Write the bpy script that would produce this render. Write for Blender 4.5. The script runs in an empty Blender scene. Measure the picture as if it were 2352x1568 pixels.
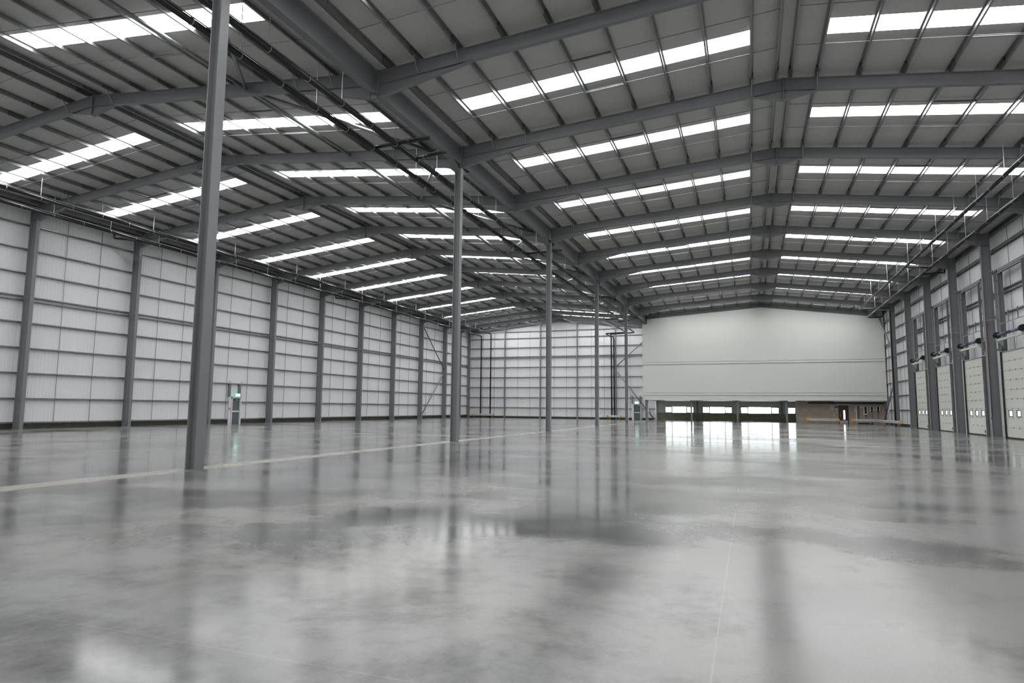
import bpy, bmesh, math, random
from mathutils import Vector, Matrix
random.seed(7)
sc = bpy.context.scene
COL = sc.collection
ORD = ['first', 'second', 'third', 'fourth', 'fifth', 'sixth', 'seventh', 'eighth', 'ninth', 'tenth', 'eleventh', 'twelfth', 'thirteenth', 'fourteenth']

# ------------------------------------------------------------------ materials
def mat(name, col, rough=0.5, metal=0.0, emit=None, estr=0.0, spec=0.5):
    m = bpy.data.materials.new(name); m.use_nodes = True
    b = m.node_tree.nodes['Principled BSDF']
    b.inputs['Base Color'].default_value = (*col, 1)
    b.inputs['Roughness'].default_value = rough
    b.inputs['Metallic'].default_value = metal
    b.inputs['Specular IOR Level'].default_value = spec
    if emit:
        b.inputs['Emission Color'].default_value = (*emit, 1)
        b.inputs['Emission Strength'].default_value = estr
    return m

def mottle(m, c0, c1, scale, r0=None, r1=None, bump=0.0, bscale=60.0):
    """gives a material a small procedural variation of its own colour and gloss"""
    nt = m.node_tree; b = nt.nodes['Principled BSDF']
    tc = nt.nodes.new('ShaderNodeTexCoord'); n = nt.nodes.new('ShaderNodeTexNoise')
    n.inputs['Scale'].default_value = scale; n.inputs['Detail'].default_value = 4
    nt.links.new(tc.outputs['Object'], n.inputs['Vector'])
    r = nt.nodes.new('ShaderNodeValToRGB')
    r.color_ramp.elements[0].position = 0.3; r.color_ramp.elements[1].position = 0.7
    r.color_ramp.elements[0].color = (*c0, 1); r.color_ramp.elements[1].color = (*c1, 1)
    nt.links.new(n.outputs['Fac'], r.inputs['Fac']); nt.links.new(r.outputs['Color'], b.inputs['Base Color'])
    if r0 is not None:
        mr = nt.nodes.new('ShaderNodeMapRange'); mr.inputs['To Min'].default_value = r0; mr.inputs['To Max'].default_value = r1
        nt.links.new(n.outputs['Fac'], mr.inputs['Value']); nt.links.new(mr.outputs['Result'], b.inputs['Roughness'])
    return m

M = {}
M['steel'] = mottle(mat('painted_grey_steel', (.196, .205, .214), .42), (.186, .195, .204), (.206, .215, .224), .8, .36, .5)
M['galv'] = mottle(mat('galvanised_steel', (.28, .295, .295), .36, .75), (.24, .255, .255), (.32, .335, .335), 3.0, .3, .46)
M['galvd'] = mat('dull_galvanised_sleeve', (.16, .165, .155), .5, .5)
M['liner'] = mat('white_wall_liner', (.74, .74, .76), .5)
M['roofliner'] = mat('roof_liner', (.51, .505, .49), .5)
M['panel'] = mat('office_cladding', (.66, .67, .64), .38)
M['doorpanel'] = mottle(mat('door_cream_panel', (.57, .58, .53), .42), (.56, .57, .52), (.58, .59, .54), 2.0)
M['black'] = mat('black_plastic', (.014, .014, .016), .32)
M['dark'] = mat('dark_rubber', (.02, .021, .018), .7)
M['skirt'] = mottle(mat('dark_upstand', (.035, .036, .026), .8), (.028, .029, .02), (.045, .046, .034), 2.0)
M['orange'] = mat('orange_plastic', (.78, .36, .02), .4)
M['wood'] = mottle(mat('brown_door', (.05, .022, .014), .45), (.042, .018, .011), (.06, .027, .017), 6.0)
M['red'] = mat('red_plastic', (.45, .03, .025), .4)
M['cable_red'] = mat('dark_red_cable', (.16, .018, .018), .5)
M['white'] = mat('white_enamel', (.72, .73, .72), .4)
M['cream'] = mat('cream_enamel', (.62, .62, .54), .4)
M['grey'] = mat('grey_enamel', (.3, .31, .32), .45)
M['cabgrey'] = mat('grey_cabinet', (.42, .41, .42), .45)
M['doorgrey'] = mat('slate_grey_door', (.10, .125, .14), .4)
M['silver'] = mat('silver_bar', (.75, .77, .77), .3, .6)
M['barrier'] = mottle(mat('bright_galvanised_rail', (.62, .64, .66), .35, .35), (.56, .58, .6), (.68, .7, .72), 4.0)
M['blue'] = mat('blue_grey_spring', (.075, .10, .16), .4, .3)
M['mint'] = mat('pale_green_primer', (.45, .54, .48), .5)
M['brass'] = mat('yellow_coupling', (.55, .42, .06), .4, .3)
M['darkframe'] = mat('dark_window_frame', (.02, .02, .022), .45)
M['rooflight'] = mat('rooflight_sheet', (.8, .8, .8), .5, 0, (1.0, 1.0, 1.0), 13.0)
M['exit'] = mat('exit_sign_lit_face', (.6, .9, .8), .4, 0, (.72, 1.0, .9), 6.0)
M['exitgreen'] = mat('exit_sign_green', (.02, .35, .2), .4, 0, (.02, .5, .3), 1.0)
M['daypane'] = mat('daylit_frosted_pane', (.7, .75, .8), .25, 0, (.86, .93, 1.0), 1.0)
M['slot'] = mat('lit_vision_slot', (.8, .8, .8), .3, 0, (1.0, .95, .88), 5.0)
M['led'] = mat('charger_led', (.5, .9, .9), .3, 0, (.6, 1.0, 1.0), 5.0)

def glass():
    m = bpy.data.materials.new('clear_glazing'); m.use_nodes = True
    nt = m.node_tree; nt.nodes.clear()
    o = nt.nodes.new('ShaderNodeOutputMaterial'); mx = nt.nodes.new('ShaderNodeMixShader')
    t = nt.nodes.new('ShaderNodeBsdfTransparent'); g = nt.nodes.new('ShaderNodeBsdfGlossy'); fr = nt.nodes.new('ShaderNodeFresnel')
    t.inputs['Color'].default_value = (.9, .93, .93, 1); g.inputs['Roughness'].default_value = .02
    nt.links.new(fr.outputs[0], mx.inputs[0]); nt.links.new(t.outputs[0], mx.inputs[1]); nt.links.new(g.outputs[0], mx.inputs[2])
    nt.links.new(mx.outputs[0], o.inputs['Surface'])
    return m
M['glass'] = glass()

def block_mat(name, c1, c2, mortar, bw, bh):
    m = bpy.data.materials.new(name); m.use_nodes = True
    nt = m.node_tree; b = nt.nodes['Principled BSDF']; b.inputs['Roughness'].default_value = .85
    tc = nt.nodes.new('ShaderNodeTexCoord'); sx = nt.nodes.new('ShaderNodeSeparateXYZ'); ad = nt.nodes.new('ShaderNodeMath'); ad.operation = 'ADD'
    cx = nt.nodes.new('ShaderNodeCombineXYZ'); br = nt.nodes.new('ShaderNodeTexBrick')
    nt.links.new(tc.outputs['Object'], sx.inputs[0])
    nt.links.new(sx.outputs['X'], ad.inputs[0]); nt.links.new(sx.outputs['Y'], ad.inputs[1])
    nt.links.new(ad.outputs[0], cx.inputs['X']); nt.links.new(sx.outputs['Z'], cx.inputs['Y'])
    nt.links.new(cx.outputs[0], br.inputs['Vector'])
    br.inputs['Color1'].default_value = (*c1, 1); br.inputs['Color2'].default_value = (*c2, 1); br.inputs['Mortar'].default_value = (*mortar, 1)
    br.inputs['Scale'].default_value = 1.0; br.inputs['Brick Width'].default_value = bw; br.inputs['Row Height'].default_value = bh
    br.inputs['Mortar Size'].default_value = .012; br.inputs['Bias'].default_value = 0.0
    nt.links.new(br.outputs['Color'], b.inputs['Base Color'])
    bp = nt.nodes.new('ShaderNodeBump'); bp.inputs['Strength'].default_value = .3; bp.inputs['Distance'].default_value = .01
    bp.invert = True
    nt.links.new(br.outputs['Fac'], bp.inputs['Height']); nt.links.new(bp.outputs['Normal'], b.inputs['Normal'])
    return m
M['block'] = block_mat('brown_blockwork', (.345, .295, .238), (.395, .34, .272), (.36, .31, .25), .45, .225)
M['dado'] = block_mat('dark_blockwork', (.27, .255, .18), (.36, .34, .24), (.26, .245, .18), .45, .225)

def floor_mat():
    m = bpy.data.materials.new('polished_concrete'); m.use_nodes = True
    nt = m.node_tree; b = nt.nodes['Principled BSDF']; L = nt.links.new
    def N(t, **k):
        n = nt.nodes.new(t)
        for a, v in k.items(): setattr(n, a, v)
        return n
    def math_(op, a, bb=None, cc=None):
        n = N('ShaderNodeMath', operation=op)
        for i, q in enumerate((a, bb, cc)):
            if q is None: continue
            if isinstance(q, (int, float)): n.inputs[i].default_value = q
            else: L(q, n.inputs[i])
        return n.outputs[0]
    def noise(scale, detail=5, rough=.55, dist=0., vec=None):
        n = N('ShaderNodeTexNoise'); n.inputs['Scale'].default_value = scale; n.inputs['Detail'].default_value = detail
        n.inputs['Roughness'].default_value = rough; n.inputs['Distortion'].default_value = dist
        L(vec, n.inputs['Vector']); return n.outputs['Fac']
    def smooth(v, a, c):
        n = N('ShaderNodeMapRange', interpolation_type='SMOOTHSTEP'); n.inputs['From Min'].default_value = a; n.inputs['From Max'].default_value = c
        L(v, n.inputs['Value']); return n.outputs['Result']
    def mixc(f, a, c):
        n = N('ShaderNodeMix', data_type='RGBA')
        L(f, n.inputs['Factor']) if not isinstance(f, float) else None
        for s, q in (('A', a), ('B', c)):
            i = [x for x in n.inputs if x.name == s and x.type == 'RGBA'][0]
            if isinstance(q, tuple): i.default_value = (*q, 1)
            else: L(q, i)
        return [x for x in n.outputs if x.type == 'RGBA'][0]
    P = N('ShaderNodeTexCoord').outputs['Object']
    mp = N('ShaderNodeMapping'); mp.inputs['Location'].default_value = FLOOR_OFF; L(P, mp.inputs['Vector']); V = mp.outputs[0]
    s = N('ShaderNodeSeparateXYZ'); L(P, s.inputs[0]); X, Y = s.outputs['X'], s.outputs['Y']
    big = noise(.16, 5, .6, .3, V); mid = noise(.55, 8, .68, .2, V); fine = noise(3.0, 8, .7, .4, V); grain = noise(40, 3, .6, 0, V)
    streak_m = N('ShaderNodeMapping'); streak_m.inputs['Scale'].default_value = (.25, 1.4, 1); L(P, streak_m.inputs['Vector'])
    streak = noise(.7, 7, .66, .2, streak_m.outputs[0])
    comb = math_('ADD', math_('MULTIPLY', big, .9), math_('ADD', math_('MULTIPLY', mid, .55), math_('ADD', math_('MULTIPLY', fine, .3), math_('MULTIPLY', streak, .35))))
    worn = smooth(comb, .84, 1.14)
    col = mixc(worn, FLOOR_DARK, FLOOR_LIGHT)
    # stains left by pouring: denser in the lanes beside the valley columns and along one pour edge
    lane = smooth(X, 17.0, 5.0)
    dY = math_('ABSOLUTE', math_('SUBTRACT', math_('ADD', Y, math_('MULTIPLY', X, .012)), -3.9))
    pour = math_('MULTIPLY', smooth(dY, 1.3, .1), smooth(noise(.22, 4, .6, .2, V), .36, .58))
    thr = math_('ADD', noise(.36, 9, .72, .25, V), math_('ADD', math_('MULTIPLY', lane, .075), math_('MULTIPLY', pour, .12)))
    smudge = math_('MULTIPLY', smooth(thr, .50, .70), math_('MINIMUM', 1.0, math_('ADD', smooth(noise(.11, 3, .5, .3, V), .40, .58), math_('ADD', math_('MULTIPLY', lane, .35), pour))))
    col = mixc(math_('MULTIPLY', smudge, .9), col, (.085, .086, .084))
    tint = smooth(noise(.3, 3, .5, .3, V), .4, .62)
    warm = N('ShaderNodeMix', data_type='RGBA', blend_type='MULTIPLY'); warm.inputs['Factor'].default_value = .8
    L(col, [x for x in warm.inputs if x.name == 'A' and x.type == 'RGBA'][0])
    L(mixc(tint, (.97, .985, 1.03), (1.0, 1.0, .975)), [x for x in warm.inputs if x.name == 'B' and x.type == 'RGBA'][0])
    col = [x for x in warm.outputs if x.type == 'RGBA'][0]
    gm = N('ShaderNodeMix', data_type='RGBA', blend_type='MULTIPLY'); gm.inputs['Factor'].default_value = 1.0
    L(col, [x for x in gm.inputs if x.name == 'A' and x.type == 'RGBA'][0])
    gr = N('ShaderNodeMapRange'); gr.inputs['To Min'].default_value = .9; gr.inputs['To Max'].default_value = 1.1; L(grain, gr.inputs['Value'])
    L(gr.outputs[0], [x for x in gm.inputs if x.name == 'B' and x.type == 'RGBA'][0])
    col = [x for x in gm.outputs if x.type == 'RGBA'][0]
    # beige infill strips under the valley columns and across the hall
    edge = math_('MULTIPLY', math_('SUBTRACT', noise(1.4, 3, .5, 0, V), .5), .05)
    def band(c, mid_, half):
        d = math_('ABSOLUTE', math_('SUBTRACT', math_('ADD', c, edge), mid_))
        n = N('ShaderNodeMapRange', interpolation_type='SMOOTHSTEP'); n.inputs['From Min'].default_value = half + .14; n.inputs['From Max'].default_value = half - .06
        L(d, n.inputs['Value']); return n.outputs['Result']
    strip = math_('MAXIMUM', band(X, -.28, .36), math_('MULTIPLY', band(Y, 22.0, .2), .6))
    col = mixc(math_('MULTIPLY', strip, .48), col, (.46, .43, .37))
    # saw cut joints
    def cut(c, pos, w):
        d = math_('ABSOLUTE', math_('SUBTRACT', c, pos)); return math_('LESS_THAN', d, w)
    cuts = None
    for c, p in [(X, 6.85), (X, 13.52), (X, 20.2), (X, 26.6), (X, -6.6), (X, -13.2), (X, -19.8), (X, -26.4), (Y, -9.56), (Y, -3.4), (Y, 2.9), (Y, 9.2), (Y, 15.6)]:
        k = math_('MULTIPLY', cut(c, p, .006), .27 if p == 13.52 else .2); cuts = k if cuts is None else math_('MAXIMUM', cuts, k)
    col = mixc(cuts, col, (.40, .37, .31))
    L(col, b.inputs['Base Color'])
    rn = math_('ADD', math_('MULTIPLY', noise(.55, 3, .5, .2, V), .5), math_('ADD', math_('MULTIPLY', noise(.7, 3, .5, .2, streak_m.outputs[0]), .55), math_('MULTIPLY', fine, .08)))
    rr = N('ShaderNodeMapRange'); rr.inputs['From Min'].default_value = .42; rr.inputs['From Max'].default_value = .75
    rr.inputs['To Min'].default_value = FLOOR_R0; rr.inputs['To Max'].default_value = FLOOR_R1; L(rn, rr.inputs['Value'])
    wear = smooth(noise(.16, 2, .5, .3, V), .40, .58)
    rough = math_('ADD', math_('ADD', rr.outputs[0], math_('SUBTRACT', math_('MULTIPLY', wear, .06), math_('MULTIPLY', lane, .012))), math_('MULTIPLY', strip, .15))
    L(rough, b.inputs['Roughness'])
    b.inputs['Specular IOR Level'].default_value = .33
    bp = N('ShaderNodeBump'); bp.inputs['Strength'].default_value = .12; bp.inputs['Distance'].default_value = .004
    L(noise(1.3, 1, .5, 0, V), bp.inputs['Height']); L(bp.outputs[0], b.inputs['Normal'])
    return m
FLOOR_OFF = (3.0, 1.5, 0.0)
FLOOR_DARK = (.12, .122, .122)
FLOOR_LIGHT = (.25, .251, .239)
FLOOR_R0, FLOOR_R1 = .09, .17
M['floor'] = floor_mat()

# ------------------------------------------------------------------ mesh helpers
class MB:
    def __init__(s): s.v = []; s.f = []; s.sm = []
    def add(s, vs, fs, smooth=False):
        o = len(s.v); s.v += [tuple(v) for v in vs]
        for f in fs: s.f.append([i + o for i in f]); s.sm.append(smooth)
    def box(s, x0, x1, y0, y1, z0, z1):
        s.add([(x, y, z) for z in (z0, z1) for y in (y0, y1) for x in (x0, x1)],
              [(0, 2, 3, 1), (4, 5, 7, 6), (0, 1, 5, 4), (2, 6, 7, 3), (0, 4, 6, 2), (1, 3, 7, 5)]); return s
    def loft(s, pa, pb, smooth=False):
        n = len(pa); s.add(pa + pb, [tuple(range(n - 1, -1, -1)), tuple(range(n, 2 * n))], False)
        o = len(s.v) - 2 * n
        for i in range(n):
            j = (i + 1) % n; s.f.append([o + i, o + j, o + n + j, o + n + i]); s.sm.append(smooth)
        return s
    def prism(s, poly, vec):
        pa = [Vector(p) for p in poly]; return s.loft(pa, [p + Vector(vec) for p in pa])
    def ibeam(s, p0, p1, a, b, W, D, tf, tw):
        a = Vector(a); b = Vector(b)
        pr = [(-W/2, -D/2), (W/2, -D/2), (W/2, -D/2+tf), (tw/2, -D/2+tf), (tw/2, D/2-tf), (W/2, D/2-tf), (W/2, D/2), (-W/2, D/2), (-W/2, D/2-tf), (-tw/2, D/2-tf), (-tw/2, -D/2+tf), (-W/2, -D/2+tf)]
        return s.loft([Vector(p0) + a*u + b*w for u, w in pr], [Vector(p1) + a*u + b*w for u, w in pr])
    def prof(s, pr, p0, p1, a, b):
        a = Vector(a); b = Vector(b)
        return s.loft([Vector(p0) + a*u + b*w for u, w in pr], [Vector(p1) + a*u + b*w for u, w in pr])
    def tube(s, pts, r, n=10, smooth=True):
        pts = [Vector(p) for p in pts]; rings = []
        for i, p in enumerate(pts):
            d = (pts[min(i+1, len(pts)-1)] - pts[max(i-1, 0)]).normalized()
            up = Vector((0, 0, 1)) if abs(d.z) < .9 else Vector((1, 0, 0))
            a = d.cross(up).normalized(); b = d.cross(a).normalized()
            rings.append([p + (a*math.cos(2*math.pi*k/n) + b*math.sin(2*math.pi*k/n))*r for k in range(n)])
        o = len(s.v); s.v += [tuple(v) for ring in rings for v in ring]
        for i in range(len(pts) - 1):
            for k in range(n):
                q = (k+1) % n
                s.f.append([o+i*n+k, o+i*n+q, o+(i+1)*n+q, o+(i+1)*n+k]); s.sm.append(smooth)
        s.f.append([o+k for k in range(n-1, -1, -1)]); s.sm.append(False)
        s.f.append([o+(len(pts)-1)*n+k for k in range(n)]); s.sm.append(False)
        return s
    def bar(s, p0, p1, w, h):
        p0, p1 = Vector(p0), Vector(p1); d = (p1-p0).normalized()
        up = Vector((0, 0, 1)) if abs(d.z) < .9 else Vector((1, 0, 0))
        a = d.cross(up).normalized()*w/2; b = d.cross(a).normalized()*h/2
        return s.loft([p0-a-b, p0+a-b, p0+a+b, p0-a+b], [p1-a-b, p1+a-b, p1+a+b, p1-a+b])
    def build(s, name, m, parent=None, origin=None):
        me = bpy.data.meshes.new(name)
        if origin is None:
            if parent is not None: origin = parent.get('_loc', None) or tuple(parent.location)
            else:
                lo = [min(v[i] for v in s.v) for i in range(3)]; hi = [max(v[i] for v in s.v) for i in range(3)]
                origin = ((lo[0]+hi[0])/2, (lo[1]+hi[1])/2, lo[2])
        ox, oy, oz = origin
        me.from_pydata([(x-ox, y-oy, z-oz) for x, y, z in s.v], [], s.f)
        me.polygons.foreach_set('use_smooth', s.sm)
        bm = bmesh.new(); bm.from_mesh(me); bmesh.ops.recalc_face_normals(bm, faces=bm.faces); bm.to_mesh(me); bm.free()
        me.materials.append(M[m])
        o = bpy.data.objects.new(name, me); COL.objects.link(o)
        if parent is not None: o.parent = parent; o.location = [origin[i] - wloc(parent)[i] for i in range(3)]
        else: o.location = origin
        return o
def wloc(o):
    v = Vector(o.location)
    while o.parent is not None: o = o.parent; v += Vector(o.location)
    return v
# parts are built in world coordinates; origin = world position of the parent
def part(mb, name, m, parent): return mb.build(name, m, parent, tuple(wloc(parent)))
def tag(o, label, cat, group=None, kind='thing'):
    o['label'] = label; o['category'] = cat; o['kind'] = kind
    if group: o['group'] = group
    return o
def thing(name, label, cat, loc, group=None, kind='thing'):
    o = bpy.data.objects.new(name, None); COL.objects.link(o); o.location = loc; o.empty_display_size = .3
    return tag(o, label, cat, group, kind)
def dup(root, loc, label):
    def cp(o, par):
        c = o.copy(); COL.objects.link(c); c.parent = par
        for ch in kids[o.name]: cp(ch, c)
        return c
    kids = {}
    def scan(o):
        kids[o.name] = [c for c in o.children]
        for c in o.children: scan(c)
    scan(root)
    c = cp(root, None); c.location = loc; c['label'] = label
    return c
def struct(mb, name, m, label, cat): return tag(mb.build(name, m), label, cat, None, 'structure')
def bend(path, r=.35, n=5):
    """rounds the corners of a polyline"""
    P = [Vector(p) for p in path]; out = [P[0]]
    for i in range(1, len(P)-1):
        a, b, c = P[i-1], P[i], P[i+1]; q = min(r, (a-b).length*.45, (c-b).length*.45)
        s, e = b + (a-b).normalized()*q, b + (c-b).normalized()*q
        for k in range(n+1):
            t = k/n; out.append(s*(1-t)**2 + b*2*t*(1-t) + e*t*t)
    out.append(P[-1]); return out

# ------------------------------------------------------------------ layout
Y0, YB = -24.0, 90.6
LW, RW = -31.74, 29.36            # inner faces of the side columns
LS, RS = -32.62, 30.24            # wall sheets
RR, LR = 15.54, -16.06            # ridges
def zr(x):                        # top of the rafters
    if x <= LR: return 15.2 + (x+32)*(16.76-15.2)/(LR+32)
    if x <= 0: return 16.76 + (x-LR)*(15.09-16.76)/(-.17-LR)
    if x <= RR: return 15.09 + (x-.17)*(16.13-15.09)/(RR-.17)
    return 16.13 + (x-RR)*(14.26-16.13)/(29.6-RR)
SH = .215                         # sheet above rafter
RD = .55                          # rafter depth
frames = [8.0*k for k in range(11)] + [85.6]
RL0 = [3.1, 3.85, 3.4, 3.4, 3.4, 3.25, 3.25, 3.25, 3.3, 3.4, 1.2]    # rooflight offset in each bay

# ------------------------------------------------------------------ floor, ground, ceiling, walls
struct(MB().box(LS-.1, RS+.1, Y0-.1, YB+.1, -.2, 0), 'floor', 'floor', 'polished grey concrete floor of the empty hall', 'floor').location
bpy.data.objects['floor'].data.transform(Matrix.Translation(bpy.data.objects['floor'].location)); bpy.data.objects['floor'].location = (0, 0, 0)
M['ground'] = mottle(mat('pale_yard', (.5, .5, .48), .9), (.42, .42, .4), (.55, .55, .52), .2)
struct(MB().box(-160, 190, -60, 330, -.5, -.3), 'ground', 'ground', 'pale yard outside the windows', 'ground')

def rib_profile(a, b, pitch, depth):
    n = max(1, round((b-a)/pitch)); p = (b-a)/n; out = []
    for i in range(n):
        s = a+i*p; out += [(s, 0), (s+p*.80, 0), (s+p*.86, depth), (s+p*.94, depth)]
    return out + [(b, 0)]
holes = {}     # rooflight rectangles per slope
slopes = {'LA': (LS-.05, LR, -29.92, -17.7), 'LB': (LR, 0.0, -14.43, -2.12), 'RA': (0.0, RR, 2.06, 14.24), 'RB': (RR, RS+.05, 16.9, 28.07)}
lights = []
for k in range(-3, 12):
    y = 86.9 if k == 11 else 8*k + (RL0[k] if k >= 0 else 3.4)
    for s in slopes:
        if k >= 10 and s in ('RA', 'RB'): continue
        lights.append((s, k, y, y+1.06))
mb = MB()
for s, (xa, xb, ha, hb) in slopes.items():
    cuts = sorted((y0, y1) for (q, k, y0, y1) in lights if q == s)
    y = Y0
    segs = []
    for a, b in cuts:
        if a > y: segs.append((y, a, False))
        segs.append((a, b, True)); y = b
    segs.append((y, YB, False))
    e = 1e-6 if s in ('LA', 'RA') else -1e-6
    def zz(x, d):
        xx = x
        if s == 'LB' and x == LR: xx = LR + 1e-6
        if s == 'RB' and x == RR: xx = RR + 1e-6
        if s == 'LB' and x == 0: return zr(-1e-9) + SH + d
        if s == 'RA' and x == 0: return zr(1e-9) + SH + d
        return zr(xx) + SH + d
    for a, b, hole in segs:
        pr = rib_profile(a, b, .333, .004)
        xs = [(xa, ha), (hb, xb)] if hole else [(xa, xb)]
        for (p, q) in xs:
            vs = []
            for (yy, d) in pr: vs += [(p, yy, zz(p, d)), (q, yy, zz(q, d))]
            mb.add(vs, [(2*i, 2*i+1, 2*i+3, 2*i+2) for i in range(len(pr)-1)])
struct(mb, 'ceiling', 'roofliner', 'pale ribbed roof lining over both spans', 'ceiling')

def wall_strip(mb, fixed, axis, a, b, pitch, depth, z0, z1, sgn):
    pr = rib_profile(a, b, pitch, depth); vs = []
    for (t, d) in pr:
        zt = z1(t) if callable(z1) else z1
        for z in (z0, zt):
            vs.append((fixed + sgn*d, t, z) if axis == 'y' else (t, fixed + sgn*d, z))
    mb.add(vs, [(2*i, 2*i+1, 2*i+3, 2*i+2) for i in range(len(pr)-1)])
mb = MB(); wall_strip(mb, LS, 'y', Y0, YB, .25, .014, 0, zr(LS)+SH, -1)
struct(mb, 'wall_left', 'liner', 'white ribbed side wall without loading doors', 'wall')
mb = MB(); wall_strip(mb, YB, 'x', LS, 0.0, .25, .014, 0, lambda x: zr(x-1e-6)+SH, 1)
wall_strip(mb, YB, 'x', 0.0, RS, .25, .014, 3.0, lambda x: zr(x+1e-6)+SH, 1)
struct(mb, 'wall_back', 'liner', 'white ribbed end wall opposite the camera', 'wall')
DC = [8*k+3.85 for k in range(4, 8)]     # loading door centres
mb = MB(); y = Y0
for c in DC:
    wall_strip(mb, RS, 'y', y, c-2.1, .25, .014, 0, zr(RS)+SH, 1); wall_strip(mb, RS, 'y', c-2.1, c+2.1, .25, .014, 5.6, zr(RS)+SH, 1); y = c+2.1
wall_strip(mb, RS, 'y', y, YB, .25, .014, 0, zr(RS)+SH, 1)
struct(mb, 'wall_right', 'liner', 'white ribbed side wall with the loading doors', 'wall')
mb = MB(); wall_strip(mb, Y0, 'x', LS, RS, .5, .014, 0, lambda x: zr(x)+SH, -1)
struct(mb, 'wall_front', 'liner', 'white end wall behind the camera', 'wall')
struct(MB().box(LS, LS+.1, Y0, YB-.05, 0, .33), 'baseboard_left', 'skirt', 'dark upstand along the foot of the plain side wall', 'baseboard')
struct(MB().box(LS+.1, -.5, YB-.12, YB-.02, 0, .2), 'baseboard_back', 'skirt', 'dark upstand along the foot of the end wall', 'baseboard')
struct(MB().box(RS-.1, RS, 64.0, YB-.05, 0, .28), 'baseboard_right', 'skirt', 'dark upstand beyond the last loading door', 'baseboard')

# ------------------------------------------------------------------ rooflights
names = {'LA': 'outer slope of the plain-wall roof', 'LB': 'valley slope of the plain-wall roof', 'RA': 'valley slope of the door-side roof', 'RB': 'outer slope of the door-side roof'}
for (s, k, y0, y1) in lights:
    ha, hb = slopes[s][2:]
    m_ = MB(); za, zb = zr(ha)+SH, zr(hb)+SH
    m_.loft([Vector((ha, y0, za)), Vector((hb, y0, zb)), Vector((hb, y0, zb+.02)), Vector((ha, y0, za+.02))], [Vector((ha, y1, za)), Vector((hb, y1, zb)), Vector((hb, y1, zb+.02)), Vector((ha, y1, za+.02))])
    where = f'{ORD[k]} bay beyond the nearest column' if k >= 0 else f'{ORD[-k-1]} bay behind the nearest column'
    tag(m_.build('rooflight', 'rooflight'), f'bright rooflight strip, {names[s]}, {where}', 'rooflight', 'rooflight strips')

# ------------------------------------------------------------------ portal rafters
def rafter_poly(xa, za, xb, zb, bot_a, bot_b, y, tw):   # web plate between top line and bottom line
    return [(xa, y-tw/2, bot_a), (xb, y-tw/2, bot_b), (xb, y-tw/2, zb), (xa, y-tw/2, za)]
def slab(mb, xa, za, xb, zb, y, w, t):                   # flange following a line, below it by t
    mb.prism([(xa, y-w/2, za-t), (xb, y-w/2, zb-t), (xb, y-w/2, zb), (xa, y-w/2, za)], (0, w, 0))
def rafter(root, xa, xb, e=0):
    za, zb = zr(xa+e), zr(xb-e)
    a = MB().ibeam((xa, root.location.y, za-RD/2), (xb, root.location.y, zb-RD/2), (0, 1, 0), (0, 0, 1), .21, RD, .022, .012)
    return part(a, 'rafter', 'steel', root)
def haunch(root, x0, zb0, x1, name='haunch'):
    y = root.location.y
    t0, t1 = zr(x0 if abs(x0) > .2 else x0)-RD, zr(x1)-RD
    m_ = MB()
    m_.prism([(x0, y-.006, zb0), (x1, y-.006, t1), (x0, y-.006, t0)], (0, .012, 0))
    slab(m_, x0, zb0+.02, x1, t1, y, .21, .022)
    return part(m_, name, 'steel', root)
def apex(root, xl, xr, xm, zb):
    y = root.location.y; m_ = MB()
    m_.prism([(xl, y-.006, zr(xl)-RD), (xm, y-.006, zb), (xr, y-.006, zr(xr)-RD), (xm, y-.006, zr(xm)-RD)], (0, .012, 0))
    slab(m_, xl, zr(xl)-RD, xm, zb+.02, y, .21, .022); slab(m_, xm, zb+.02, xr, zr(xr)-RD, y, .21, .022)
    part(m_, 'apex_haunch', 'steel', root)
    part(MB().box(xm-.02, xm+.02, y-.105, y+.105, zb+.02, zr(xm)+.01), 'stiffener', 'steel', root)
def fly(root, xs):
    y = root.location.y
    for x in xs:
        part(MB().bar((x, y-.5, zr(x)+.04), (x, y-.1, zr(x)-RD+.03), .045, .045), 'fly_brace', 'galv', root)
def end_plate(root, x, zb):
    y = root.location.y; part(MB().box(x-.012, x+.012, y-.12, y+.12, zb, zr(x)), 'end_plate', 'steel', root)
R0 = thing('portal_rafter', 'grey steel portal rafters of the door-side span, at the nearest valley column', 'roof beam', (RR, 0, 14), 'portal rafters')
rafter(R0, .19, RR); rafter(R0, RR, RW-.02, 1e-6)
haunch(R0, .19, 13.99, 4.26); haunch(R0, RW-.02, 13.38, 26.4); apex(R0, 14.25, 16.9, RR, 15.13)
end_plate(R0, .185, 13.97); end_plate(R0, RW-.012, 13.36); fly(R0, (1.98, 3.72, 14.25, 16.87, 26.55, 28.05))
L0 = thing('portal_rafter', 'grey steel portal rafters of the plain-wall span, at the nearest valley column', 'roof beam', (LR, 0, 14), 'portal rafters')
rafter(L0, LW+.02, LR); rafter(L0, LR, -.19, 1e-6)
haunch(L0, -.19, 13.99, -3.9); haunch(L0, LW+.02, 14.25, -28.3); apex(L0, -17.52, -14.63, LR, 15.735)
end_plate(L0, -.185, 13.97); end_plate(L0, LW+.012, 14.23); fly(L0, (-1.95, -3.74, -14.55, -17.6, -28.45, -30.0))
for k in range(1, 11):
    dup(R0, (RR, 8*k, 14), f'grey steel portal rafters of the door-side span, {ORD[k-1]} pair beyond the nearest valley column')
for k in range(1, 12):
    dup(L0, (LR, frames[k], 14), f'grey steel portal rafters of the plain-wall span, {ORD[k-1]} pair beyond the nearest valley column')
g = thing('gable_rafter', 'plain grey rafters on the white end wall of the far gable', 'roof beam', (LR, 90.25, 14))
rafter(g, -32.2, LR); rafter(g, LR, -.3, 1e-6)

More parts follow.
